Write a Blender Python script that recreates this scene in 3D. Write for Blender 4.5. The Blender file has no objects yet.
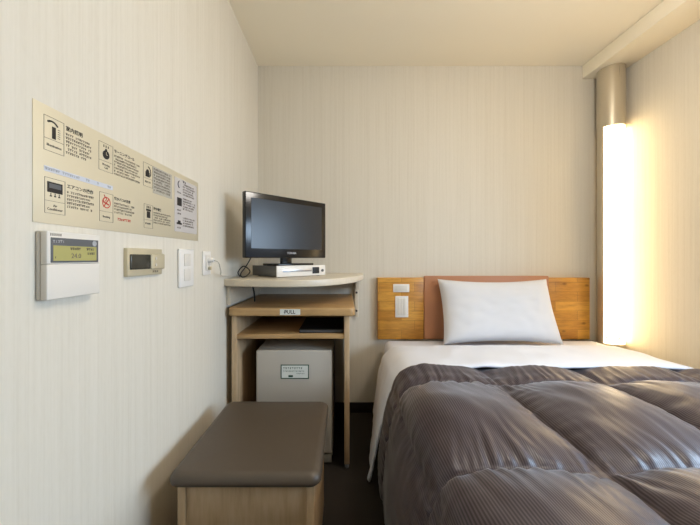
import bpy, bmesh, math, random
from mathutils import Vector, Matrix, noise
R = math.radians
random.seed(7)
scene = bpy.context.scene
COL = scene.collection

# ------------------------------------------------------------------ constants (metres)
CAMZ = 1.027
XL, XR, YB, YF = -0.573, 1.78, 2.10, -2.0
ZC = 2.307

# ------------------------------------------------------------------ materials
def lin(c):
    return tuple(((v/255)/12.92 if v/255 <= .04045 else ((v/255+.055)/1.055)**2.4) for v in c)+(1,)

def mat(name, rgb, rough=.5, metal=0, **kw):
    m = bpy.data.materials.new(name); m.use_nodes = True
    b = m.node_tree.nodes['Principled BSDF']
    b.inputs['Base Color'].default_value = lin(rgb)
    b.inputs['Roughness'].default_value = rough
    b.inputs['Metallic'].default_value = metal
    for k, v in kw.items():
        b.inputs[k].default_value = v
    return m

def N(m, t, **kw):
    n = m.node_tree.nodes.new(t)
    for k, v in kw.items(): setattr(n, k, v)
    return n
def L(m, a, b): m.node_tree.links.new(a, b)
def bsdf(m): return m.node_tree.nodes['Principled BSDF']

def coords(m, scale, source='Geometry'):
    if source == 'Geometry':
        g = N(m, 'ShaderNodeNewGeometry'); out = g.outputs['Position']
    else:
        g = N(m, 'ShaderNodeTexCoord'); out = g.outputs[source]
    mp = N(m, 'ShaderNodeMapping'); mp.inputs['Scale'].default_value = scale
    L(m, out, mp.inputs['Vector']); return mp.outputs[0]

def ramp(m, fac, stops):
    r = N(m, 'ShaderNodeValToRGB')
    el = r.color_ramp.elements
    el[0].position, el[0].color = stops[0][0], lin(stops[0][1])
    el[1].position, el[1].color = stops[-1][0], lin(stops[-1][1])
    for p, c in stops[1:-1]:
        e = el.new(p); e.color = lin(c)
    L(m, fac, r.inputs[0]); return r.outputs[0]

def noise_tex(m, vec, scale, detail=3, rough=.5):
    n = N(m, 'ShaderNodeTexNoise'); n.inputs['Scale'].default_value = scale
    n.inputs['Detail'].default_value = detail; n.inputs['Roughness'].default_value = rough
    L(m, vec, n.inputs['Vector']); return n.outputs[0]

def bump(m, h, strength, dist):
    b = N(m, 'ShaderNodeBump'); b.inputs['Strength'].default_value = strength
    b.inputs['Distance'].default_value = dist
    L(m, h, b.inputs['Height']); L(m, b.outputs[0], bsdf(m).inputs['Normal'])

def wallpaper():
    m = mat('striped_wallpaper', (215, 205, 188), .75)
    v = coords(m, (1, 1, .012))
    n1 = noise_tex(m, v, 95, 4, .7)
    v2 = coords(m, (1, 1, .25))
    n2 = noise_tex(m, v2, 160, 2)
    mx = N(m, 'ShaderNodeMath', operation='MULTIPLY_ADD')
    L(m, n2, mx.inputs[0]); mx.inputs[1].default_value = .25
    L(m, n1, mx.inputs[2])
    c = ramp(m, mx.outputs[0], [(.40, (214, 206, 190)), (.62, (220, 213, 198)), (.84, (224, 217, 203))])
    L(m, c, bsdf(m).inputs['Base Color'])
    bump(m, mx.outputs[0], .15, .001)
    return m

def wood(name, dark, mid, light, axis='X', scale=9, rough=.45):
    m = mat(name, mid, rough)
    sc = {'X': (.12, 1, 1), 'Y': (1, .12, 1), 'Z': (1, 1, .12)}[axis]
    v = coords(m, sc)
    n = noise_tex(m, v, scale*5, 5, .6)
    c = ramp(m, n, [(.3, dark), (.5, mid), (.7, light)])
    L(m, c, bsdf(m).inputs['Base Color'])
    bump(m, n, .1, .001)
    return m

def plank_wood():
    m = mat('laminated_pine', (200, 145, 70), .38)
    g = N(m, 'ShaderNodeNewGeometry'); sep = N(m, 'ShaderNodeSeparateXYZ'); cb = N(m, 'ShaderNodeCombineXYZ')
    L(m, g.outputs['Position'], sep.inputs[0]); L(m, sep.outputs['X'], cb.inputs['X']); L(m, sep.outputs['Z'], cb.inputs['Y'])
    br = N(m, 'ShaderNodeTexBrick'); br.offset = .37
    br.inputs['Scale'].default_value = 1; br.inputs['Brick Width'].default_value = .23
    br.inputs['Row Height'].default_value = .062; br.inputs['Mortar Size'].default_value = .0006
    br.inputs['Color1'].default_value = lin((194, 138, 58)); br.inputs['Color2'].default_value = lin((230, 178, 84))
    br.inputs['Mortar'].default_value = lin((120, 75, 30))
    L(m, cb.outputs[0], br.inputs['Vector'])
    v = coords(m, (.16, 1, 1)); n = noise_tex(m, v, 60, 5, .6)
    c2 = ramp(m, n, [(.3, (170, 120, 70)), (.6, (255, 240, 215))])
    mix = N(m, 'ShaderNodeMix', data_type='RGBA', blend_type='MULTIPLY'); mix.inputs[0].default_value = .5
    L(m, br.outputs['Color'], mix.inputs[6]); L(m, c2, mix.inputs[7])
    vo = N(m, 'ShaderNodeTexVoronoi'); vo.inputs['Scale'].default_value = 1
    v3 = coords(m, (9, 1, 16)); L(m, v3, vo.inputs['Vector'])
    k = N(m, 'ShaderNodeMapRange'); k.inputs[1].default_value = .06; k.inputs[2].default_value = .17
    k.inputs[3].default_value = .6; k.inputs[4].default_value = 0
    L(m, vo.outputs['Distance'], k.inputs[0])
    mix2 = N(m, 'ShaderNodeMix', data_type='RGBA')
    L(m, k.outputs[0], mix2.inputs[0]); L(m, mix.outputs[2], mix2.inputs[6]); mix2.inputs[7].default_value = lin((95, 50, 18))
    L(m, mix2.outputs[2], bsdf(m).inputs['Base Color'])
    return m

def carpet():
    m = mat('dark_carpet', (48, 40, 34), .95)
    v = coords(m, (1, 1, 1)); n = noise_tex(m, v, 260, 4, .7)
    c = ramp(m, n, [(.3, (30, 25, 20)), (.7, (58, 49, 42))])
    L(m, c, bsdf(m).inputs['Base Color']); bump(m, n, .6, .004); return m

def duvet_fabric():
    m = mat('striped_brown_satin', (80, 62, 56), .38)
    b = bsdf(m)
    b.inputs['Sheen Weight'].default_value = .35; b.inputs['Sheen Roughness'].default_value = .35
    uv = N(m, 'ShaderNodeUVMap'); sep = N(m, 'ShaderNodeSeparateXYZ'); L(m, uv.outputs[0], sep.inputs[0])
    mul = N(m, 'ShaderNodeMath', operation='MULTIPLY'); L(m, sep.outputs['X'], mul.inputs[0]); mul.inputs[1].default_value = 2*math.pi/.0055
    sn = N(m, 'ShaderNodeMath', operation='SINE'); L(m, mul.outputs[0], sn.inputs[0])
    mr = N(m, 'ShaderNodeMapRange'); mr.inputs[1].default_value = -.5; mr.inputs[2].default_value = .5
    L(m, sn.outputs[0], mr.inputs[0])
    c = ramp(m, mr.outputs[0], [(0, (40, 31, 35)), (1, (80, 68, 75))])
    L(m, c, b.inputs['Base Color'])
    r = N(m, 'ShaderNodeMapRange'); L(m, mr.outputs[0], r.inputs[0]); r.inputs[3].default_value = .5; r.inputs[4].default_value = .36
    L(m, r.outputs[0], b.inputs['Roughness'])
    return m

def fabric(name, rgb, scale=300, st=.15, rough=.85):
    m = mat(name, rgb, rough)
    v = coords(m, (1, 1, 1)); n = noise_tex(m, v, scale, 3)
    bump(m, n, st, .001); return m

def brushed(name, rgb, rough, metal):
    m = mat(name, rgb, rough, metal)
    v = coords(m, (1, 1, .02)); n = noise_tex(m, v, 300, 2)
    r = N(m, 'ShaderNodeMapRange'); L(m, n, r.inputs[0]); r.inputs[3].default_value = rough-.08; r.inputs[4].default_value = rough+.12
    L(m, r.outputs[0], bsdf(m).inputs['Roughness']); return m

def grained(name, rgb, rough, scale=400, st=.1):
    m = mat(name, rgb, rough)
    v = coords(m, (1, 1, 1)); n = noise_tex(m, v, scale, 3); bump(m, n, st, .0006); return m

def emit(name, rgb, strength):
    m = mat(name, (255, 250, 240), .4)
    bsdf(m).inputs['Emission Color'].default_value = lin(rgb); bsdf(m).inputs['Emission Strength'].default_value = strength
    return m

M = dict(
    paper=wallpaper(),
    ceil=grained('ceiling_paint', (252, 243, 222), .85, 120, .2),
    carpet=carpet(),
    base=grained('dark_baseboard', (42, 35, 30), .5),
    oak=wood('light_oak', (176, 148, 114), (194, 166, 130), (204, 178, 144), 'Z', 9),
    oak_top=wood('honey_oak', (166, 130, 84), (184, 148, 100), (196, 160, 112), 'X', 9, .4),
    pine=plank_wood(),
    hide=grained('tan_leatherette', (184, 128, 92), .5, 500, .2),
    cream=wood('cream_laminate', (214, 203, 182), (218, 207, 187), (222, 211, 192), 'X', 9, .35),
    brown=grained('brown_vinyl', (82, 71, 59), .45, 500, .25),
    sheet=fabric('white_cotton', (224, 227, 236)),
    pillow=fabric('white_pillowcase', (218, 218, 221)),
    duvet=duvet_fabric(),
    ivory=grained('ivory_plastic', (226, 220, 210), .45),
    ivory2=grained('darker_ivory_plastic', (214, 207, 196), .45),  # slightly darker ivory for back plate, buttons and cord
    white=grained('white_plastic', (236, 232, 226), .4),
    fridge=grained('fridge_enamel', (190, 184, 174), .4, 300, .08),
    fridge_dark=grained('fridge_base_grey', (150, 146, 136), .5),
    black=grained('gloss_black_plastic', (14, 14, 17), .18, 300, .02),
    matt_black=grained('matt_black_plastic', (20, 20, 20), .5),
    screen=mat('lcd_screen', (28, 33, 40), .28),
    silver=brushed('silver_metal', (200, 200, 202), .35, .7),
    dark_silver=brushed('dark_silver_metal', (128, 128, 128), .4, .5),
    panel=brushed('champagne_aluminium', (216, 206, 180), .42, .3),
    gold=brushed('champagne_plastic', (206, 195, 166), .38, .3),
    col=brushed('bronze_metal', (198, 188, 168), .3, .6),
    ink=mat('black_ink', (38, 32, 28), .7),
    ink2=mat('brown_ink', (108, 97, 84), .7),
    red=mat('red_ink', (196, 52, 34), .7),
    blue=mat('pale_blue_tape', (204, 207, 216), .6),
    lavender=mat('lavender_paper', (194, 188, 184), .7),
    greyp=mat('grey_paper', (180, 174, 160), .7),
    bluegrey=mat('slate_plastic', (92, 94, 98), .4),
    lcd=mat('olive_lcd', (174, 168, 106), .25),
    dkglass=mat('smoked_glass', (58, 56, 48), .2),
    green=mat('green_ink', (30, 74, 52), .6),
    stick=mat('sticker_white', (226, 230, 224), .5),
    glow=emit('lamp_diffuser', (255, 222, 166), 4.4),
    ltgrey=mat('logo_grey', (170, 172, 176), .4),
    bedbase=grained('bed_base_cloth', (60, 48, 40), .8),
    glass=mat('window_glass', (255, 255, 255), .02),
)
bsdf(M['glass']).inputs['Transmission Weight'].default_value = 1

# ------------------------------------------------------------------ mesh helpers
def new(): return bmesh.new()

def box(bm, x0, x1, y0, y1, z0, z1, bev=0, seg=2, mtx=None):
    r = bmesh.ops.create_cube(bm, size=1)
    vs = r['verts']
    for v in vs:
        v.co = Vector(((x0+x1)/2+v.co.x*(x1-x0), (y0+y1)/2+v.co.y*(y1-y0), (z0+z1)/2+v.co.z*(z1-z0)))
    if bev:
        es = list({e for v in vs for e in v.link_edges})
        r2 = bmesh.ops.bevel(bm, geom=es, offset=bev, segments=seg, affect='EDGES', profile=.5)
        vs = list({v for f in r2['faces'] for v in f.verts} | {v for v in vs if v.is_valid})
        s = set(vs)
        for f in bm.faces:
            if any(v in s for v in f.verts): s.update(f.verts)
        vs = list(s)
    if mtx: bmesh.ops.transform(bm, matrix=mtx, verts=vs)
    return bm

def cyl(bm, p0, p1, r0, r1=None, seg=24):
    p0, p1 = Vector(p0), Vector(p1); d = p1-p0
    r = bmesh.ops.create_cone(bm, cap_ends=True, segments=seg, radius1=r0, radius2=r0 if r1 is None else r1, depth=d.length)
    q = d.to_track_quat('Z', 'Y').to_matrix().to_4x4()
    bmesh.ops.transform(bm, matrix=Matrix.Translation((p0+p1)/2) @ q, verts=r['verts'])
    return bm

def tube(bm, pts, rad, seg=8):
    pts = [Vector(p) for p in pts]
    # catmull-rom resample
    P = [pts[0]]+pts+[pts[-1]]; out = []
    for i in range(1, len(P)-2):
        for k in range(6):
            t = k/6
            a, b, c, d = P[i-1:i+3]
            out.append(.5*((2*b)+(c-a)*t+(2*a-5*b+4*c-d)*t*t+(-a+3*b-3*c+d)*t**3))
    out.append(pts[-1])
    rings = []
    up = Vector((.13, .2, 1)).normalized()
    for i, p in enumerate(out):
        t = (out[min(i+1, len(out)-1)]-out[max(i-1, 0)]).normalized()
        n = t.cross(up)
        if n.length < .01: n = t.cross(Vector((1, 0, 0)))
        n.normalize(); b = t.cross(n)
        rings.append([bm.verts.new(p+rad*(math.cos(2*math.pi*k/seg)*n+math.sin(2*math.pi*k/seg)*b)) for k in range(seg)])
    for a, b in zip(rings, rings[1:]):
        for k in range(seg): bm.faces.new((a[k], a[(k+1) % seg], b[(k+1) % seg], b[k]))
    bm.faces.new(rings[0]); bm.faces.new(rings[-1][::-1])
    return bm

def prism(bm, outline, z0, z1, bev=0):
    """closed outline of (x,y) extruded z0..z1"""
    lo = [bm.verts.new((x, y, z0)) for x, y in outline]; hi = [bm.verts.new((x, y, z1)) for x, y in outline]
    n = len(outline)
    bm.faces.new(lo[::-1]); bm.faces.new(hi)
    for i in range(n): bm.faces.new((lo[i], lo[(i+1) % n], hi[(i+1) % n], hi[i]))
    bmesh.ops.recalc_face_normals(bm, faces=bm.faces)
    if bev:
        es = [e for e in bm.edges if abs(e.verts[0].co.z-e.verts[1].co.z) < 1e-6]
        bmesh.ops.bevel(bm, geom=es, offset=bev, segments=3, affect='EDGES', profile=.5)
    return bm

def finish(bm, name, material, parent=None, smooth=35, loc=None):
    off = Vector((0, 0, 0))
    if parent is not None:
        off = Vector(parent.get('_o', (0, 0, 0)))
    elif loc is not None:
        off = Vector(loc)
    bmesh.ops.recalc_face_normals(bm, faces=bm.faces) if name != 'duvet' else None
    bmesh.ops.translate(bm, vec=-off, verts=bm.verts)
    me = bpy.data.meshes.new(name); bm.to_mesh(me); bm.free()
    me.materials.append(material)
    if smooth:
        for p in me.polygons: p.use_smooth = True
        me.set_sharp_from_angle(angle=R(smooth))
    o = bpy.data.objects.new(name, me); COL.objects.link(o)
    if parent is not None:
        o.parent = parent
    else:
        o.location = off
    o['_o'] = tuple(off)
    return o

def thing(name, label, cat, loc=(0, 0, 0), group=None):
    o = bpy.data.objects.new(name, None); COL.objects.link(o); o.location = loc; o.empty_display_size = .05
    o['_o'] = tuple(loc); o['label'] = label; o['category'] = cat
    if group: o['group'] = group
    return o
def tag(o, label, cat, group=None):
    o['label'] = label; o['category'] = cat
    if group: o['group'] = group
    return o
def struct(name, bm, m, parent=None, smooth=30):
    o = finish(bm, name, m, parent, smooth)
    if parent is None: o['kind'] = 'structure'
    return o

def text_into(bm, body, size, mtx, align='LEFT', bold=0):
    c = bpy.data.curves.new('t', 'FONT'); c.body = body; c.size = size; c.align_x = align; c.align_y = 'CENTER'
    c.extrude = .0003; c.offset = bold; c.resolution_u = 2
    o = bpy.data.objects.new('t', c); COL.objects.link(o)
    dg = bpy.context.evaluated_depsgraph_get()
    me = bpy.data.meshes.new_from_object(o.evaluated_get(dg))
    me.transform(mtx); bm.from_mesh(me)
    bpy.data.objects.remove(o); bpy.data.meshes.remove(me); bpy.data.curves.remove(c)

# left-wall plane frames: local x -> +Y, local y -> +Z, normal -> +X
def WL(x, y, z): return Matrix.Translation((x, y, z)) @ Matrix(((0, 0, 1, 0), (1, 0, 0, 0), (0, 1, 0, 0), (0, 0, 0, 1)))
# facing the camera (-Y): local x -> +X, local y -> +Z, normal -> -Y
def WB(x, y, z): return Matrix.Translation((x, y, z)) @ Matrix(((1, 0, 0, 0), (0, 0, -1, 0), (0, 1, 0, 0), (0, 0, 0, 1)))

# ------------------------------------------------------------------ the room
T = .1
struct('wall_left', box(new(), XL-T, XL, YF-T, YB+T, 0, ZC), M['paper'])
struct('wall_back', box(new(), XL, XR, YB, YB+T, 0, ZC), M['paper'])
# the right wall holds the window, beside the camera and out of the frame
WY0, WY1, WZ0, WZ1 = -.35, 1.10, .66, 1.55
w = new()
box(w, XR, XR+T, YF-T, WY0, 0, ZC); box(w, XR, XR+T, WY1, YB+T, 0, ZC)
box(w, XR, XR+T, WY0, WY1, 0, WZ0); box(w, XR, XR+T, WY0, WY1, WZ1, ZC)
struct('wall_right', w, M['paper'])
struct('floor', box(new(), XL-T, XR+T, YF-T, YB+T, -T, 0), M['carpet'])
struct('ceiling', box(new(), XL-T, XR+T, YF-T, YB+T, ZC, ZC+T), M['ceil'])
struct('trim_1', box(new(), 1.587, XR, YF, YB, 2.22, ZC, .003), M['ceil'])       # boxed soffit along the right wall
struct('wall_front', box(new(), XL-T, XR+T, YF-T, YF, 0, ZC), M['paper'])
w = new(); A0, A1 = XR+.04, XR+.08
box(w, A0, A1, WY0, WY0+.04, WZ0, WZ1); box(w, A0, A1, WY1-.04, WY1, WZ0, WZ1)
box(w, A0, A1, WY0+.04, WY1-.04, WZ0, WZ0+.04); box(w, A0, A1, WY0+.04, WY1-.04, WZ1-.04, WZ1)
box(w, A0, A1, (WY0+WY1)/2-.02, (WY0+WY1)/2+.02, WZ0+.04, WZ1-.04)
struct('window_1', w, M['white'])
struct('baseboard_back', box(new(), XL+.008, XR-.008, YB-.008, YB, 0, .066, .001), M['base'])
struct('baseboard_left', box(new(), XL, XL+.008, YF, YB, 0, .066, .001), M['base'])
struct('baseboard_right', box(new(), XR-.008, XR, YF, YB, 0, .066, .001), M['base'])

# ------------------------------------------------------------------ sign board on the left wall
sb = thing('sign_board', 'long champagne metal guest instruction sign on the left wall', 'sign', (XL, .907, 1.2))
XS = XL+.0014
panel = finish(box(new(), XL, XS, .5785, 1.236, 1.0935, 1.321, .0004), 'panel', M['panel'], sb)
def frame_lines(bm, y0, y1, z0, z1, zd=None, x=XS, t=.0006):
    X1 = x+.0005
    box(bm, x, X1, y0, y0+t, z0, z1); box(bm, x, X1, y1-t, y1, z0, z1)
    box(bm, x, X1, y0, y1, z0, z0+t); box(bm, x, X1, y0, y1, z1-t, z1)
    if zd: box(bm, x, X1, y0, y1, zd, zd+t)
def scribble(bm, y0, y1, z, h, x=XS, dens=1., t=None):
    """a row of tiny printed characters too small to read"""
    y = y0; t = t or h*.16
    while y < y1-h:
        if random.random() < .92*dens:
            k = random.random()
            box(bm, x, x+.0005, y, y+h*.8, z+h*random.uniform(.2, .45), z+h*random.uniform(.2, .45)+t+h*.1)
            box(bm, x, x+.0005, y+h*.3, y+h*.3+t, z-h*.4, z+h*.45)
            if k > .3: box(bm, x, x+.0005, y+.1*h, y+h*.7, z-h*.35, z-h*.35+t)
            if k > .6: box(bm, x, x+.0005, y+h*.6, y+h*.6+t, z-h*.3, z+h*.3)
        y += h*1.02
R1 = (1.2345, 1.3016, 1.258); R2 = (1.114, 1.183, 1.138)
def printed(y0, y1, row, title, cap, cols, body_to, ink='ink', tsize=.0105, lines=5):
    bm = new(); z0, z1, zd = row
    frame_lines(bm, y0, y1, z0, z1, zd)
    finish(bm, 'icon_frame', M['ink2'], panel)
    bm = new()
    if title: text_into(bm, title, tsize, WL(XS, y1+.004, z1-.008), bold=.0002)
    if title: finish(bm, 'printed_title', M['ink'], panel, 0)
    else: bm.free()
    if cap == [' ']: cap = []
    bm = new(); yc = (y0+y1)/2; n = len(cap)
    for i, c in enumerate(cap):
        text_into(bm, c, .0068, WL(XS, yc, z0+.012+((n-1)/2-i)*.0072), 'CENTER', .0001)
    if cap: finish(bm, 'caption', M['ink'], panel, 0)
    else: bm.free()
    if lines:
        bm = new()
        lines += 1
        for i in range(lines):
            scribble(bm, y1+.004, body_to-random.uniform(0, .25)*(body_to-y1)*(i % 2), z1-.0200-i*.0075, .0046)
        finish(bm, 'printed_text', M['ink2'], panel, 0)
# pictogram 1: touch switch with an arc above
printed(.5995, .643, R1, '室内照明', ['Illumination'], 1, .716)
bm = new(); box(bm, XS, XS+.0007, .6165, .6245, 1.261, 1.2845, .0002)
for k in range(10):
    a = R(122-k*9); p = (.6165+.015*math.cos(a), 1.2775+.0165*math.sin(a))
    box(bm, XS, XS+.0007, p[0]-.0016, p[0]+.0016, p[1]-.0014, p[1]+.0014)
for k in range(5): box(bm, XS, XS+.0006, .629, .634, 1.265+k*.0042, 1.2658+k*.0042)
finish(bm, 'pictogram', M['ink'], panel)['label'] = 'black switch pictogram under a curved arrow'
# pictogram 2: air conditioner
printed(.601, .6455, R2, 'エアコンの操作', ['Air', 'Conditioner'], 1, .72, tsize=.0098, lines=4)
bm = new(); box(bm, XS, XS+.0006, .6065, .6395, 1.155, 1.1755, .0002)
for k in range(3):
    box(bm, XS, XS+.0006, .6135+k*.009, .6147+k*.009, 1.147, 1.154); box(bm, XS, XS+.0006, .6120+k*.009, .6162+k*.009, 1.147, 1.1492)
finish(bm, 'pictogram', M['ink'], panel)['label'] = 'black air conditioner pictogram with three arrows'
bm = new(); box(bm, XS+.0006, XS+.0009, .610, .636, 1.1635, 1.1725)
finish(bm, 'printed_text', M['bluegrey'], panel)
# blue tape strip
bm = new(); box(bm, XS, XS+.0005, .600, .778, 1.194, 1.2045)
tape = finish(bm, 'tape_strip', M['blue'], panel)
bm = new(); scribble(bm, .602, .776, 1.199, .0052, XS+.0005, .7)
finish(bm, 'printed_text', M['ltgrey'], panel, 0)
# pictogram 3: alarm clock
printed(.734, .779, R1, 'モーニングコール', ['Morning', 'Call'], 1, .885, tsize=.0095, lines=6)
bm = new(); cyl(bm, (XS, .7565, 1.2745), (XS+.0007, .7565, 1.2745), .0105)
cyl(bm, (XS, .7565, 1.286), (XS+.0007, .7565, 1.286), .003)
for k in (-1, 0, 1): box(bm, XS, XS+.0006, .7555+k*.007, .7575+k*.007, 1.2915, 1.297)
finish(bm, 'pictogram', M['ink'], panel)['label'] = 'black alarm clock pictogram'
bm = new(); box(bm, XS+.0007, XS+.0009, .756, .7572, 1.2745, 1.281); box(bm, XS+.0007, XS+.0009, .756, .761, 1.274, 1.2752)
finish(bm, 'clock_hand', M['panel'], panel)
# pictogram 4: red no smoking
printed(.736, .7795, R2, '寝タバコの注意', ['Smoking'], 1, .86, tsize=.0085, lines=3)
bm = new()
n = 28
for k in range(n):
    a0, a1 = 2*math.pi*k/n, 2*math.pi*(k+1)/n
    q = []
    for a, r in ((a0, .0135), (a1, .0135), (a1, .0112), (a0, .0112)):
        q.append(bm.verts.new((XS+.0005, .7575+r*math.cos(a), 1.160+r*math.sin(a))))
    bm.faces.new(q)
box(bm, XS, XS+.0006, -.014, .014, -.0011, .0011, mtx=Matrix.Translation((0, .7575, 1.160)) @ Matrix.Rotation(R(50), 4, 'X'))
box(bm, XS, XS+.0006, -.010, .008, -.0016, .0016, mtx=Matrix.Translation((0, .7575, 1.158)) @ Matrix.Rotation(R(-18), 4, 'X'))
tube(bm, [(XS, .7505, 1.160), (XS, .748, 1.167), (XS, .753, 1.171), (XS, .7505, 1.178)], .0009, 6)
tube(bm, [(XS, .7545, 1.163), (XS, .758, 1.169), (XS, .755, 1.174)], .0009, 6)
finish(bm, 'pictogram', M['red'], panel)['label'] = 'red no smoking pictogram'
bm = new(); scribble(bm, .795, .845, 1.1245, .006); finish(bm, 'printed_text', M['red'], panel, 0)['label'] = 'red line of print'
# pictogram 5: telephone, with grey paper beside
printed(.8966, .941, R1, '', [' '], 1, .95, lines=0)
bm = new(); box(bm, XS, XS+.0006, .907, .926, 1.263, 1.277, .0002); cyl(bm, (XS, .9165, 1.278), (XS+.0006, .9165, 1.278), .007)
for k in range(9):
    a = R(80-k*14); box(bm, XS, XS+.0006, .918+.013*math.cos(a)-.002, .918+.013*math.cos(a)+.002, 1.277+.016*math.sin(a)-.0015, 1.277+.016*math.sin(a)+.0015)
finish(bm, 'pictogram', M['ink'], panel)['label'] = 'black telephone pictogram'
bm = new(); scribble(bm, .905, .933, 1.2475, .005); finish(bm, 'printed_text', M['ink'], panel, 0)
pl = finish(box(new(), XS, XS+.0006, .942, 1.046, 1.222, 1.302), 'paper_label', M['greyp'], panel)
bm = new()
for i in range(8): scribble(bm, .946, 1.038, 1.294-i*.0089, .0055, XS+.0006)
finish(bm, 'printed_text', M['ink2'], panel, 0)
# pictogram 6: torch
printed(.900, .941, R2, '懐中電灯', [' '], 1, 1.04, tsize=.0098, lines=4)
bm = new(); box(bm, XS, XS+.0006, .913, .929, 1.144, 1.163, .0002); box(bm, XS, XS+.0006, .910, .932, 1.164, 1.170)
for k in (-1, 0, 1): box(bm, XS, XS+.0006, .9195+k*.007, .9225+k*.007, 1.172, 1.179)
finish(bm, 'pictogram', M['ink'], panel)['label'] = 'black torch pictogram'
bm = new(); scribble(bm, .905, .935, 1.127, .005); finish(bm, 'printed_text', M['ink'], panel, 0)
# lavender label on the far end
finish(box(new(), XS, XS+.0006, 1.062, 1.222, 1.118, 1.303), 'paper_label', M['lavender'], panel)
bm = new(); X2 = XS+.0006
tube(bm, [(X2, 1.091, 1.294), (X2, 1.084, 1.286), (X2, 1.084, 1.277), (X2, 1.091, 1.270)], .0018, 6)
finish(bm, 'pictogram', M['ink'], panel); bm = new()
box(bm, X2, X2+.0005, 1.078, 1.108, 1.208, 1.236); finish(bm, 'pictogram', M['ink'], panel); bm = new(); box(bm, X2, X2+.0005, 1.075, 1.108, 1.143, 1.150); box(bm, X2, X2+.0005, 1.083, 1.100, 1.150, 1.157)
finish(bm, 'pictogram', M['ink'], panel)
bm = new(); scribble(bm, 1.116, 1.150, 1.296, .007, X2)
finish(bm, 'printed_title', M['ink'], panel)
bm = new()
for z in [1.287-i*.009 for i in range(5)]+[1.236-i*.009 for i in range(5)]+[1.168-i*.009 for i in range(4)]:
    scribble(bm, 1.116, 1.212-random.random()*.02, z, .0058, X2)
for z in (1.253, 1.192, 1.180, 1.131): scribble(bm, 1.078, 1.106, z, .005, X2)
finish(bm, 'printed_text', M['ink2'], panel, 0)

# ------------------------------------------------------------------ air conditioner remote
XF = XL+.0225
rc = thing('air_conditioner_controller', 'square ivory air conditioner wall controller with olive display below the sign', 'controller', (XL, .647, .948))
finish(box(new(), XL, XL+.009, .584, .7106, .948, 1.078, .003), 'back_plate', M['ivory2'], rc)
finish(box(new(), XL+.0095, XF, .584, .7106, 1.0153, 1.078, .002, 3), 'case', M['ivory'], rc)
finish(box(new(), XL+.0095, XF, .584, .7106, .948, 1.0149, .002, 3), 'cover', M['ivory'], rc)
bz = finish(box(new(), XF-.001, XF+.0012, .591, .7045, 1.018, 1.066, .0008), 'display_bezel', M['bluegrey'], rc)
finish(box(new(), XF+.0012, XF+.0016, .595, .6985, 1.0215, 1.051), 'lcd', M['lcd'], bz)
bm = new()
text_into(bm, '24.0', .014, WL(XF+.0016, .634, 1.031)); finish(bm, 'lcd_digits', M['ink2'], bz, 0); bm = new(); scribble(bm, .632, .664, 1.045, .005, XF+.0016)
scribble(bm, .672, .695, 1.045, .005, XF+.0016); scribble(bm, .674, .695, 1.036, .005, XF+.0016); scribble(bm, .598, .612, 1.028, .004, XF+.0016)
finish(bm, 'lcd_print', M['ink2'], bz, 0)
bm = new(); scribble(bm, .5945, .622, 1.0585, .005, XF+.0012, 2); cyl(bm, (XF+.001, .693, 1.0585), (XF+.0018, .693, 1.0585), .006)
finish(bm, 'brand_print', M['ltgrey'], bz, 0)
bm = new()
for k in range(6): box(bm, XF-.0012, XF+.0003, .5905+k*.0042, .5925+k*.0042, 1.069, 1.074)
finish(bm, 'vent_slot', M['ink2'], rc)

# thermostat
XT = XL+.011
th = thing('thermostat', 'champagne horizontal wall thermostat with dark display right of the ivory controller', 'thermostat', (XL, .893, .978))
finish(box(new(), XL-.0005, XT, .818, .974, .978, 1.0535, .002), 'case', M['gold'], th)
fb = new()
box(fb, XT-.001, XT+.004, .826, .912, .996, 1.037, .003, 3)
finish(fb, 'display', M['dkglass'], th)
finish(box(new(), XT-.001, XT+.0045, .914, .982, .994, 1.039, .0035, 3), 'button_panel', M['gold'], th)
for z in (1.026, 1.007):
    bm = new(); cyl(bm, (XT+.0045, .934, z), (XT+.0060, .934, z), .0045); finish(bm, 'button', M['ivory2'], th)
bm = new(); scribble(bm, .925, .955, .9865, .0055, XT); finish(bm, 'printed_text', M['ink2'], th, 0)

# switch plate
sw = thing('light_switch_plate', 'white rectangular switch plate right of the champagne thermostat', 'switch', (XL, 1.13, .924))
finish(box(new(), XL, XL+.008, 1.083, 1.186, .924, 1.059, .003, 3), 'plate', M['white'], sw)
for z0 in (.9985, .945):
    bm = new(); box(bm, XL+.008, XL+.0105, 1.112, 1.157, z0, z0+.043, .0015)
    finish(bm, 'rocker', M['ivory'], sw)

# wall outlet with plug
ol = thing('wall_socket', 'small white wall socket on the left wall by the corner shelf', 'socket', (XL, 1.30, .957))
finish(box(new(), XL, XL+.008, 1.268, 1.338, .957, 1.055, .003, 3), 'plate', M['white'], ol)
finish(box(new(), XL+.008, XL+.012, 1.285, 1.321, .975, 1.04, .0015), 'socket_face', M['ivory'], ol)
pg = thing('power_plug', 'small white plug with gold pins in the wall socket', 'plug', (XL+.012, 1.305, 1.0))
bm = new(); cyl(bm, (XL+.012, 1.305, 1.018), (XL+.034, 1.305, 1.018), .012, .009); finish(bm, 'plug_body', M['white'], pg)
bm = new(); cyl(bm, (XL+.012, 1.305, .985), (XL+.024, 1.305, .985), .007); finish(bm, 'connector', M['gold'], pg)
bm = new(); tube(bm, [(XL+.034, 1.305, 1.018), (XL+.05, 1.315, 1.008), (XL+.045, 1.35, .972), (XL+.02, 1.42, .95), (XL+.012, 1.52, .94), (XL+.012, 1.65, .934), (XL+.02, 1.74, .9305), (XL+.05, 1.80, .9305)], .0028)
finish(bm, 'cord', M['ivory2'], pg)

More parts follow.
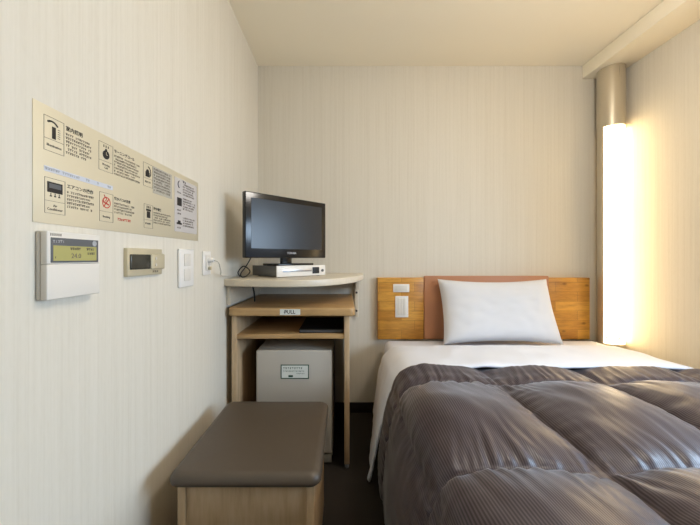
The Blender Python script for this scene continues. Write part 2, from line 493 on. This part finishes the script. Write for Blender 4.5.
# ------------------------------------------------------------------ corner shelf
cs = thing('corner_shelf', 'cream curved corner shelf fixed to both walls under the television', 'shelf', (-.3, 1.8, .893))
pts = [(-.573, 1.504), (-.50, 1.478), (-.40, 1.450), (-.30, 1.436), (-.22, 1.440), (-.14, 1.472), (-.06, 1.535), (.01, 1.625), (.065, 1.735), (.10, 1.86), (.122, 1.98), (.128, 2.098)]
P = [Vector(p) for p in pts]; P = [P[0]]+P+[P[-1]]; outl = []
for i in range(1, len(P)-2):
    for k in range(4):
        t = k/4; a, b, c, d = P[i-1:i+3]
        outl.append(tuple(.5*((2*b)+(c-a)*t+(2*a-5*b+4*c-d)*t*t+(-a+3*b-3*c+d)*t**3)))
outl += [(.128, 2.0995), (-.5725, 2.0995)]
outl[0] = (-.5725, 1.504)
finish(prism(new(), outl, .893, .926, .004), 'shelf_board', M['cream'], cs)
finish(box(new(), XL+.0005, XL+.022, 1.53, 2.08, .80, .8925, .002), 'bracket', M['cream'], cs)
bm = new()
box(bm, .070, .094, YB-.03, YB-.0005, .64, .8925, .004); box(bm, .070, .094, YB-.2, YB-.03, .835, .8925, .004)
finish(bm, 'bracket', M['cream'], cs)
bm = new(); cyl(bm, (.082, YB-.030, .80), (.082, YB-.033, .80), .007); cyl(bm, (.082, YB-.030, .68), (.082, YB-.033, .68), .007); finish(bm, 'screw', M['base'], cs)

# ------------------------------------------------------------------ set-top box (rotated) and television
d = Vector((.711, .703, 0)).normalized(); nb = Vector((-d.y, d.x, 0))     # along the front, towards the corner
def frame_m(o): return Matrix(((d.x, nb.x, 0, o[0]), (d.y, nb.y, 0, o[1]), (0, 0, 1, o[2]), (0, 0, 0, 1)))
F = frame_m((-.340, 1.596, .9262))
st = thing('set_top_box', 'silver set-top box on the cream corner shelf under the television', 'set-top box', (-.3, 1.7, .926))
W_, D_, H_ = .325, .25, .060
finish(box(new(), 0, W_, .006, D_, .004, H_, .003, mtx=F), 'case', M['dark_silver'], st)
finish(box(new(), -.001, W_+.001, 0, .0055, .003, H_+.001, .002, mtx=F), 'front_panel', M['white'], st)
finish(box(new(), .035, .225, -.0022, -.0003, .026, .042, .0008, mtx=F), 'disc_tray', M['silver'], st)
finish(box(new(), .037, .223, -.0032, -.0023, .031, .0335, mtx=F), 'tray_slot', M['matt_black'], st)
finish(box(new(), .230, .278, -.003, -.0003, .014, .050, .001, mtx=F), 'display', M['matt_black'], st)
bm = new(); cyl(bm, F @ Vector((.302, -.0002, .03)), F @ Vector((.302, -.005, .03)), .008); finish(bm, 'knob', M['bluegrey'], st)
for a in ((.03, .03), (W_-.03, .03), (.03, D_-.03), (W_-.03, D_-.03)):
    bm = new(); cyl(bm, F @ Vector((a[0], a[1], 0)), F @ Vector((a[0], a[1], .004)), .009); finish(bm, 'foot', M['matt_black'], st)

G = frame_m((-.459, 1.459, 0))
TW, Z0, Z1 = .498, 1.027, 1.3400
tv = thing('television', 'black flat screen television angled in the room corner on a set-top box', 'television', (-.29, 1.68, .99))
finish(box(new(), 0, TW, 0, .028, Z0, Z1, .005, 3, mtx=G), 'bezel', M['black'], tv)
bk = new(); box(bk, .05, TW-.05, .0285, .065, Z0+.04, Z1-.04, .012, 3, mtx=G); finish(bk, 'back_housing', M['matt_black'], tv)
finish(box(new(), .032, TW-.032, -.0012, .0, Z0+.046, Z1-.028, mtx=G), 'screen', M['screen'], tv)
bm = new()
TM = G @ Matrix.Translation((.262, -.0006, Z0+.025)) @ Matrix(((1, 0, 0, 0), (0, 0, -1, 0), (0, 1, 0, 0), (0, 0, 0, 1)))
text_into(bm, 'TOSHIBA', .014, TM, 'CENTER', .0003); finish(bm, 'brand_logo', M['ltgrey'], tv, 0)
zs = .9262+.0612
bm = new(); box(bm, .225, .285, .030, .055, zs+.010, Z0+.08, .004, mtx=G); finish(bm, 'stand_neck', M['black'], tv)
bm = new(); box(bm, .187, .42, .013, .165, zs, zs+.011, .004, 3, mtx=G); finish(bm, 'stand_base', M['black'], tv)

# black cable loop beside the box, and drop below the shelf
cb = new()
tube(cb, [G @ Vector(p) for p in ((.12, .10, 1.10), (.09, .12, 1.02), (.06, .12, .975), (.035, .11, .95), (.05, .13, .932), (.085, .15, .934), (.10, .14, .96), (.07, .15, .985), (.05, .17, .955), (.07, .19, .931))], .0028)
tag(finish(cb, 'black_cable', M['matt_black'], None, loc=(-.45, 1.6, .93)), 'black cable loop behind the left side of the set-top box', 'cable')
cb = new(); tube(cb, [(-.49, 1.70, .8925), (-.488, 1.69, .87), (-.485, 1.70, .84), (-.485, 1.71, .792)], .004)
tag(finish(cb, 'hanging_cable', M['matt_black'], None, loc=(-.485, 1.7, .79)), 'short black cable hanging under the corner shelf onto the desk', 'cable')

# ------------------------------------------------------------------ desk
dk = thing('desk', 'light oak desk with open shelf and pull-out top under the corner shelf', 'desk', (-.25, 1.8, 0))
def rrect(x0, x1, y0, y1, r, back=False):
    o = []
    for (cx, cy, a) in ((x0+r, y0+r, 180), (x1-r, y0+r, 270)):
        for k in range(7): o.append((cx+r*math.cos(R(a+15*k)), cy+r*math.sin(R(a+15*k))))
    return o+[(x1, y1), (x0, y1)]
top = finish(prism(new(), rrect(-.557, .053, 1.50, 2.095, .03), .749, .789, .007), 'tabletop', M['oak_top'], dk)
ps = finish(box(new(), -.305, -.208, 1.4988, 1.5005, .7555, .7835), 'pull_sticker', M['stick'], top)
bm = new(); text_into(bm, 'PULL', .024, WB(-.258, 1.4988, .7695), 'CENTER', .0004)
bm2 = bm; box(bm2, -.288, -.268, 1.4984, 1.4989, .7685, .7705)
finish(bm, 'printed_text', M['ink'], top, 0)
for x0 in (-.543, .0015):
    bm = new(); box(bm, x0, x0+.025, 1.52, 2.08, .03, .7485, .002); sp = finish(bm, 'side_panel', M['oak'], dk)
    for y in (1.55, 2.04):
        bm = new(); cyl(bm, (x0+.0125, y, 0), (x0+.0125, y, .0295), .010, .010, 16); finish(bm, 'foot', M['silver'], sp)
finish(box(new(), -.5175, .001, 1.525, 2.07, .636, .6575, .001), 'shelf', M['oak_top'], dk)
finish(box(new(), -.5175, .001, 2.071, 2.085, .60, .7485), 'back_panel', M['oak'], dk)

# black folder on the shelf
fo = thing('folder', 'black folder lying on the right of the open desk shelf', 'folder', (-.11, 1.7, .658))
finish(box(new(), -.222, -.004, 1.55, 1.86, .658, .6612, .001), 'cover', M['matt_black'], fo)
finish(box(new(), -.218, -.008, 1.556, 1.857, .6614, .6716), 'pages', M['bluegrey'], fo)
finish(box(new(), -.222, -.004, 1.55, 1.86, .6718, .676, .001), 'cover', M['matt_black'], fo)

# ------------------------------------------------------------------ minibar fridge
fr = thing('mini_fridge', 'small grey minibar fridge standing under the desk', 'fridge', (-.247, 1.8, 0))
finish(box(new(), -.4345, -.058, 1.60, 2.03, .02, .571, .006), 'body', M['fridge'], fr)
dr = finish(box(new(), -.4345, -.060, 1.555, 1.597, .062, .571, .008, 3), 'door', M['fridge'], fr)
finish(box(new(), -.430, -.062, 1.562, 1.599, .012, .054, .003), 'base_panel', M['fridge_dark'], fr)
for x in (-.40, -.09):
    for y in (1.64, 2.0):
        bm = new(); cyl(bm, (x, y, 0), (x, y, .0195), .014); finish(bm, 'foot', M['matt_black'], fr)
fs = finish(box(new(), -.312, -.173, 1.5535, 1.5549, .431, .501), 'sticker', M['green'], dr)
finish(box(new(), -.3075, -.1775, 1.5528, 1.5534, .4355, .4965), 'sticker_face', M['stick'], dr)
bm = new()
def scribB(bm, x0, x1, y, z, h):
    x = x0
    while x < x1-h:
        box(bm, x, x+h*.8, y-.0005, y, z+.2*h, z+.38*h); box(bm, x+h*.35, x+h*.52, y-.0005, y, z-h*.4, z+h*.4)
        if random.random() > .4: box(bm, x, x+h*.75, y-.0005, y, z-h*.4, z-h*.22)
        x += h*1.08
scribB(bm, -.300, -.200, 1.5528, .484, .010)
scribB(bm, -.300, -.190, 1.5528, .469, .0065)
scribB(bm, -.235, -.190, 1.5528, .457, .0055)
box(bm, -.274, -.252, 1.5522, 1.5528, .440, .4495)
finish(bm, 'printed_text', M['green'], dr, 0)

# ------------------------------------------------------------------ bench stool
bs = thing('bench_stool', 'low oak stool with brown padded vinyl seat by the left wall', 'stool', (-.278, 1.1, 0))
def cushion(x0, x1, y0, y1, z0, z1, bev, crown):
    bm = new(); nx, ny = 40, 40
    def sx(t, a, b): return a+(b-a)*t
    rings = []
    # rounded rectangle rings from bottom centre outwards, up the side, in to the crown
    prof = []
    for k in range(7): a = R(-90+k*15); prof.append((bev*.6*(1-math.cos(a)), z0+bev*.6*(1+math.sin(a))))
    for k in range(13): a = R(k*7.5); prof.append((bev*(1-math.cos(a)), z1-crown-bev*(1-math.sin(a))))
    for k in range(1, 9): prof.append((bev+(k/9)*.165, z1-crown+crown*(1-(1-k/9)**2)))
    def rr(inset):
        hx, hy = (x1-x0)/2-inset, (y1-y0)/2-inset; cx, cy = (x0+x1)/2, (y0+y1)/2; r = max(.03-inset*.5, .008); o = []
        for q, (ux, uy) in enumerate(((1, 1), (-1, 1), (-1, -1), (1, -1))):
            for k in range(9):
                a = R(90*q+90*k/8); o.append((cx+ux*(hx-r)+r*math.cos(a), cy+uy*(hy-r)+r*math.sin(a)))
        return o
    for ins, z in prof: rings.append([bm.verts.new((x, y, z)) for x, y in rr(ins)])
    m_ = len(rings[0])
    for a, b in zip(rings, rings[1:]):
        for k in range(m_): bm.faces.new((a[k], a[(k+1) % m_], b[(k+1) % m_], b[k]))
    bm.faces.new(rings[0][::-1]); bm.faces.new(rings[-1])
    return bm
finish(cushion(-.492, -.064, .866, 1.334, .389, .432, .025, .004), 'seat_cushion', M['brown'], bs, 60)
for x0 in (-.471, -.106):
    finish(box(new(), x0, x0+.022, .890, 1.315, .0, .3885, .0015), 'side_panel', M['oak'], bs)
for y0 in (.896, 1.29):
    finish(box(new(), -.4485, -.1065, y0, y0+.018, .24, .3885, .001), 'apron', M['oak'], bs)
finish(box(new(), -.4485, -.1065, 1.09, 1.115, .08, .14, .001), 'stretcher', M['oak'], bs)

# ------------------------------------------------------------------ corner column lamp
LX, LY, LR = 1.693, 1.997, .070
lamp = thing('column_lamp', 'tall lit column lamp with bronze casing in the far right corner', 'lamp', (LX, LY, 0))
bm = new(); cyl(bm, (LX, LY, 1.848), (LX, LY, 2.2195), LR+.002, seg=64); finish(bm, 'top_cover', M['col'], lamp)
bm = new(); cyl(bm, (LX, LY, .0), (LX, LY, .495), LR, seg=64); finish(bm, 'base_column', M['col'], lamp)
def arc(a0, a1, r0, r1, z0, z1, n=40):
    bm = new(); o = []
    for k in range(n+1): a = R(a0+(a1-a0)*k/n); o.append((LX+r1*math.cos(a), LY+r1*math.sin(a)))
    for k in range(n, -1, -1): a = R(a0+(a1-a0)*k/n); o.append((LX+r0*math.cos(a), LY+r0*math.sin(a)))
    n2 = len(o); lo = [bm.verts.new((x, y, z0)) for x, y in o]; hi = [bm.verts.new((x, y, z1)) for x, y in o]
    for i in range(n2): bm.faces.new((lo[i], lo[(i+1) % n2], hi[(i+1) % n2], hi[i]))
    h = n+1
    for i in range(n):
        bm.faces.new((lo[i], lo[i+1], lo[n2-2-i], lo[n2-1-i])); bm.faces.new((hi[i], hi[i+1], hi[n2-2-i], hi[n2-1-i]))
    return bm
finish(arc(12, 198, LR-.006, LR, .4955, 1.8475), 'casing', M['col'], lamp)
finish(arc(199, 308, LR-.006, LR-.002, .4955, 1.8475), 'diffuser', M['glow'], lamp)
finish(arc(309, 322, LR-.006, LR, .4955, 1.8475, 8), 'casing', M['col'], lamp)
finish(arc(323, 371, LR-.006, LR-.002, .4955, 1.8475), 'diffuser', M['glow'], lamp)
bm = new()
for k in range(10):
    for sgn in (-1, 1):
        a = R(212+k*6); zz = .535+sgn*.013*math.sin(math.pi*(k+.5)/10)
        if (k, sgn) in ((5, -1), (8, 1)): continue
        c_ = Vector((LX+(LR-.0005)*math.cos(a), LY+(LR-.0005)*math.sin(a), zz))
        box(bm, -.0034, .0034, -.0010, .0010, -.0030, .0030, mtx=Matrix.Translation(c_) @ Matrix.Rotation(a+math.pi/2, 4, 'Z'))
finish(bm, 'switch_mark', M['bluegrey'], lamp)

# ------------------------------------------------------------------ bed
BX0, BX1 = .235, 1.635
bed = thing('bed', 'wide hotel bed with pine and tan leather headboard and white mattress cover', 'bed', (.93, 1.1, 0))
finish(box(new(), BX0+.03, BX1-.01, .10, 2.03, .03, .24, .01), 'bed_base', M['bedbase'], bed)
for x in (BX0+.08, BX1-.06):
    for y in (.16, 1.96):
        bm = new(); cyl(bm, (x, y, 0), (x, y, .0295), .025); finish(bm, 'leg', M['matt_black'], bed)
finish(box(new(), BX0+.022, BX1-.012, .08, 2.045, .242, .497, .04, 5), 'mattress', M['sheet'], bed, 60)
HZ0, HZ1 = .495, .898
Yh = 2.058
hb = finish(box(new(), .222, 1.607, 2.075, 2.0985, .495, HZ1, .002), 'headboard', M['pine'], bed)
bm = new(); box(bm, .222, .521, Yh, 2.0745, HZ0, HZ1, .003); finish(bm, 'wood_panel', M['pine'], hb)
bm = new(); box(bm, 1.338, 1.607, Yh, 2.0745, HZ0, HZ1, .003); finish(bm, 'wood_panel', M['pine'], hb)
finish(box(new(), .523, 1.336, Yh-.006, 2.0745, HZ0, HZ1+.012, .006, 3), 'leather_panel', M['hide'], hb)
sp = finish(box(new(), .320, .426, Yh-.006, Yh-.0002, .804, .857, .002), 'switch_plate', M['white'], hb)
finish(box(new(), .334, .412, Yh-.008, Yh-.006, .814, .847, .001), 'rocker', M['ivory'], hb)
sp = finish(box(new(), .334, .419, Yh-.006, Yh-.0002, .640, .779, .002), 'switch_plate', M['white'], hb)
for k in range(3):
    finish(box(new(), .350+.0185*k, .367+.0185*k, Yh-.0085, Yh-.006, .655, .764, .001), 'rocker', M['ivory'], hb)

# --- cross profiles helper
def resample(pts, step):
    P = [Vector(p) for p in pts]; P = [2*P[0]-P[1]]+P+[2*P[-1]-P[-2]]; dense = []
    for i in range(1, len(P)-2):
        for k in range(24):
            t = k/24; a, b, c, d_ = P[i-1:i+3]
            dense.append(.5*((2*b)+(c-a)*t+(2*a-5*b+4*c-d_)*t*t+(-a+3*b-3*c+d_)*t**3))
    dense.append(Vector(pts[-1]))
    S = [0]
    for a, b in zip(dense, dense[1:]): S.append(S[-1]+(b-a).length)
    n = int(S[-1]/step); out = []; j = 0
    for i in range(n+1):
        s = S[-1]*i/n
        while j < len(S)-2 and S[j+1] < s: j += 1
        t = (s-S[j])/max(S[j+1]-S[j], 1e-9)
        out.append((s, dense[j].lerp(dense[j+1], t)))
    return out
def sstep(a, b, x):
    t = min(1, max(0, (x-a)/(b-a))); return t*t*(3-2*t)

dprof = [(.158, .05), (.166, .16), (.180, .28), (.202, .40), (.238, .475), (.31, .510), (.45, .512), (.8, .512), (1.3, .512), (1.52, .510), (1.61, .488), (1.655, .42), (1.672, .30), (1.68, .18)]
prof = resample(dprof, .006)
s0 = min(prof, key=lambda q: abs(q[1].x-.616)+(0 if q[1].y > .49 else 9))[0]
PX, PY, YS = .43, .515, 1.268
def nz(x, y, z=0): return noise.noise(Vector((x, y, z)))
bm = new(); uvl = bm.loops.layers.uv.new('UVMap'); rows = []; uvs = {}
nv = 270; Y0, Y1 = .02, 1.55
for j in range(nv+1):
    v = Y0+(Y1-Y0)*j/nv; row = []
    for i, (s, p) in enumerate(prof):
        a, b = prof[max(i-1, 0)][1], prof[min(i+1, len(prof)-1)][1]
        t = (b-a).normalized(); n_ = Vector((-t.y, t.x))
        sj = s-s0+.018*nz(v*2.2, 3.1)+.008*nz(v*8, s*2)
        vj = v-YS+.016*nz(s*3, 9.2)+.006*nz(s*11, v*3, 4)
        fa = abs(math.sin(math.pi*sj/PX)); fb_ = abs(math.sin(math.pi*vj/PY))
        dv = abs((vj/PY+.5) % 1-.5)*PY; ds = abs((sj/PX+.5) % 1-.5)*PX
        top_ = sstep(.42, .50, p.y)
        A = .068*(.35+.65*top_)
        cover = sstep(1.395, 1.44, v)
        A *= 1-.30*sstep(1.26, 1.34, v)
        A *= 1-(.66+.2*(1-top_))*cover
        h = A*(fa**.55)*(fb_**.5)
        h *= 1+.22*nz(sj*5, vj*4, 7)
        ft = 1-.8*cover
        # gathers at the seams
        h += ft*.0115*nz(s*50+2*nz(s*6, v*5), v*5, 1.7)*math.exp(-(dv/.085)**1.3)*min(1, dv/.012)
        h += ft*.008*nz(s*7, v*30, 5.5)*math.exp(-(ds/.05)**1.3)*min(1, ds/.012)*(1-.5*math.exp(-dv/.05))
        h += ft*.006*nz(s*16+v*6, v*7-s*3, 2.3)*fa*fb_
        h += ft*.0022*nz(s*70, v*9, 6.1)*math.exp(-dv/.16)*min(1, dv/.02)
        h = max(h, -.001)
        h -= .020*(1-sstep(.485, .511, p.y))*sstep(1.42, 1.49, v)
        x = p.x+n_.x*h; z = p.y+n_.y*h
        if v < .12:                       # foot end rolls down
            q = (.12-v)/.10; z -= .10*q*q*top_; 
        z = max(z, .012)
        if x > XR-.012: x = XR-.012
        vt = bm.verts.new((x, v, z)); uvs[vt] = (s, v); row.append(vt)
    rows.append(row)
for a, b in zip(rows, rows[1:]):
    for k in range(len(a)-1):
        f = bm.faces.new((a[k], a[k+1], b[k+1], b[k]))
        for lp in f.loops: lp[uvl].uv = uvs[lp.vert]
dv_ = finish(bm, 'duvet', M['duvet'], None, 180, loc=(.9, .85, .5))
tag(dv_, 'puffy dark brown striped quilted duvet spread over the bed', 'duvet')
mod = dv_.modifiers.new('thick', 'SOLIDIFY'); mod.thickness = .007; mod.offset = -1

# --- white turned-back top sheet
def lerp2(a, b, t): return [(p[0]*(1-t)+q[0]*t, p[1]*(1-t)+q[1]*t) for p, q in zip(a, b)]
fp = [(.104, .028), (.124, .12), (.146, .22), (.172, .32), (.196, .40), (.236, .487), (.31, .538), (.45, .547), (.9, .549), (1.3, .548), (1.50, .543), (1.60, .520), (1.672, .46), (1.70, .33), (1.705, .22)]
rp = [(.172, .135), (.178, .20), (.186, .27), (.196, .34), (.206, .40), (.224, .472), (.29, .520), (.45, .529), (.9, .530), (1.3, .530), (1.50, .527), (1.585, .512), (1.662, .45), (1.675, .33), (1.68, .24)]
bm = new(); rows = []
nv = 66; Ya, Yb = 1.405, 1.835; NS = 330
for j in range(nv+1):
    t = j/nv
    pr = resample(lerp2(fp, rp, t), .006); S = pr[-1][0]; row = []
    for i in range(NS):
        s = S*i/(NS-1); k = s/S*(len(pr)-1); k0 = min(int(k), len(pr)-2); p = pr[k0][1].lerp(pr[k0+1][1], k-k0)
        a, b = pr[k0][1], pr[k0+1][1]; tt = (b-a).normalized(); n_ = Vector((-tt.y, tt.x))
        y = Ya+(Yb-Ya)*t+.010*nz(s*3, 1.5, 8)*(1-t)+.012*nz(s*2.3, 4.5, 3)*t
        side = 1-sstep(.36, .5, p.y)
        h = .004*nz(s*6, y*9, 3)+.0035*nz(s*14, y*5, 6)+side*.010*nz(s*1.5, y*16, 2)
        if t < .06: h -= .010*(1-t/.06)**2            # rolled front edge
        if t > .86: h -= .020*((t-.86)/.14)**2*(1-side)
        row.append(bm.verts.new((p.x+n_.x*h, y, max(p.y+n_.y*h, .01))))
    rows.append(row)
for a, b in zip(rows, rows[1:]):
    for k in range(len(a)-1): bm.faces.new((a[k], a[k+1], b[k+1], b[k]))
sh = finish(bm, 'top_sheet', M['sheet'], None, 180, loc=(.9, 1.62, .52))
tag(sh, 'white sheet folded back over the head of the duvet, hanging at the left', 'sheet')
mod = sh.modifiers.new('thick', 'SOLIDIFY'); mod.thickness = .009; mod.offset = -1

# --- pillow
bm = new(); nu = 60; nw = 44; PWd, PHt = .70, .405
front, back = [], []
for j in range(nw+1):
    fr_, bk_ = [], []
    for i in range(nu+1):
        u, w_ = 2*i/nu-1, 2*j/nw-1
        ex = 1-.055*(1-u*u)*0
        x = u*PWd/2*(1-.045*(1-w_*w_))*(1-.012*w_); z = w_*PHt/2*(1-.11*(1-u*u))
        th_ = .075*((1-u**4)*(1-w_**4))**.55*(1+.12*nz(u*1.6, w_*1.5, 3))
        th_ += .004*nz(u*5, w_*4, 1)*(1-abs(u)**6)*(1-abs(w_)**6)
        fr_.append((x, -th_-.002, z)); bk_.append((x, th_*.55+.002, z))
    front.append(fr_); back.append(bk_)
tilt = Matrix.Translation((.944, 1.938, .703)) @ Matrix.Rotation(R(-21), 4, 'X')
vf = [[bm.verts.new(tilt @ Vector(p)) for p in r] for r in front]
vb = [[bm.verts.new(tilt @ Vector(p)) for p in r] for r in back]
for j in range(nw):
    for i in range(nu):
        bm.faces.new((vf[j][i], vf[j][i+1], vf[j+1][i+1], vf[j+1][i])); bm.faces.new((vb[j][i], vb[j+1][i], vb[j+1][i+1], vb[j][i+1]))
for i in range(nu):
    bm.faces.new((vf[0][i], vb[0][i], vb[0][i+1], vf[0][i+1])); bm.faces.new((vf[nw][i], vf[nw][i+1], vb[nw][i+1], vb[nw][i]))
for j in range(nw):
    bm.faces.new((vf[j][0], vf[j+1][0], vb[j+1][0], vb[j][0])); bm.faces.new((vf[j][nu], vb[j][nu], vb[j+1][nu], vf[j+1][nu]))
tag(finish(bm, 'pillow', M['pillow'], None, 70, loc=(.952, 1.93, .5)), 'white pillow leaning against the headboard', 'pillow')

# ------------------------------------------------------------------ lights
def area(name, loc, rot, sx, sy, power, rgb):
    l = bpy.data.lights.new(name, 'AREA'); l.shape = 'RECTANGLE'; l.size = sx; l.size_y = sy; l.energy = power; l.color = rgb
    o = bpy.data.objects.new(name, l); COL.objects.link(o); o.location = loc; o.rotation_euler = rot; return o
area('window_daylight', (XR+.62, (WY0+WY1)/2, 1.62), (0, R(68), 0), 1.5, 2.0, 80, (.59, .78, 1))  # sky seen through the window
pl_ = bpy.data.lights.new('ceiling_fill', 'POINT'); pl_.energy = 13; pl_.color = (1, .94, .87); pl_.shadow_soft_size = .13  # fill light without a fixture, added to lift the ceiling and back wall
po = bpy.data.objects.new('ceiling_fill', pl_); COL.objects.link(po); po.location = (.88, .70, 2.05)

wd = bpy.data.worlds.new('World'); scene.world = wd; wd.use_nodes = True
wd.node_tree.nodes['Background'].inputs[0].default_value = (.7, .82, 1, 1); wd.node_tree.nodes['Background'].inputs[1].default_value = .6

# ------------------------------------------------------------------ camera
cam = bpy.data.cameras.new('camera'); co = bpy.data.objects.new('camera', cam); COL.objects.link(co)
co.location = (0, 0, CAMZ); co.rotation_euler = (R(90), 0, 0)
cam.sensor_width = 36; cam.lens = 315/700*36; cam.shift_x = 6/700; cam.shift_y = -4.5/700; cam.clip_start = .02
scene.camera = co
scene.view_settings.view_transform = 'Standard'; scene.view_settings.look = 'None'
scene.view_settings.gamma = 1; scene.view_settings.use_curve_mapping = False
scene.view_settings.exposure = .83
for o in scene.objects:
    if '_o' in o: del o['_o']
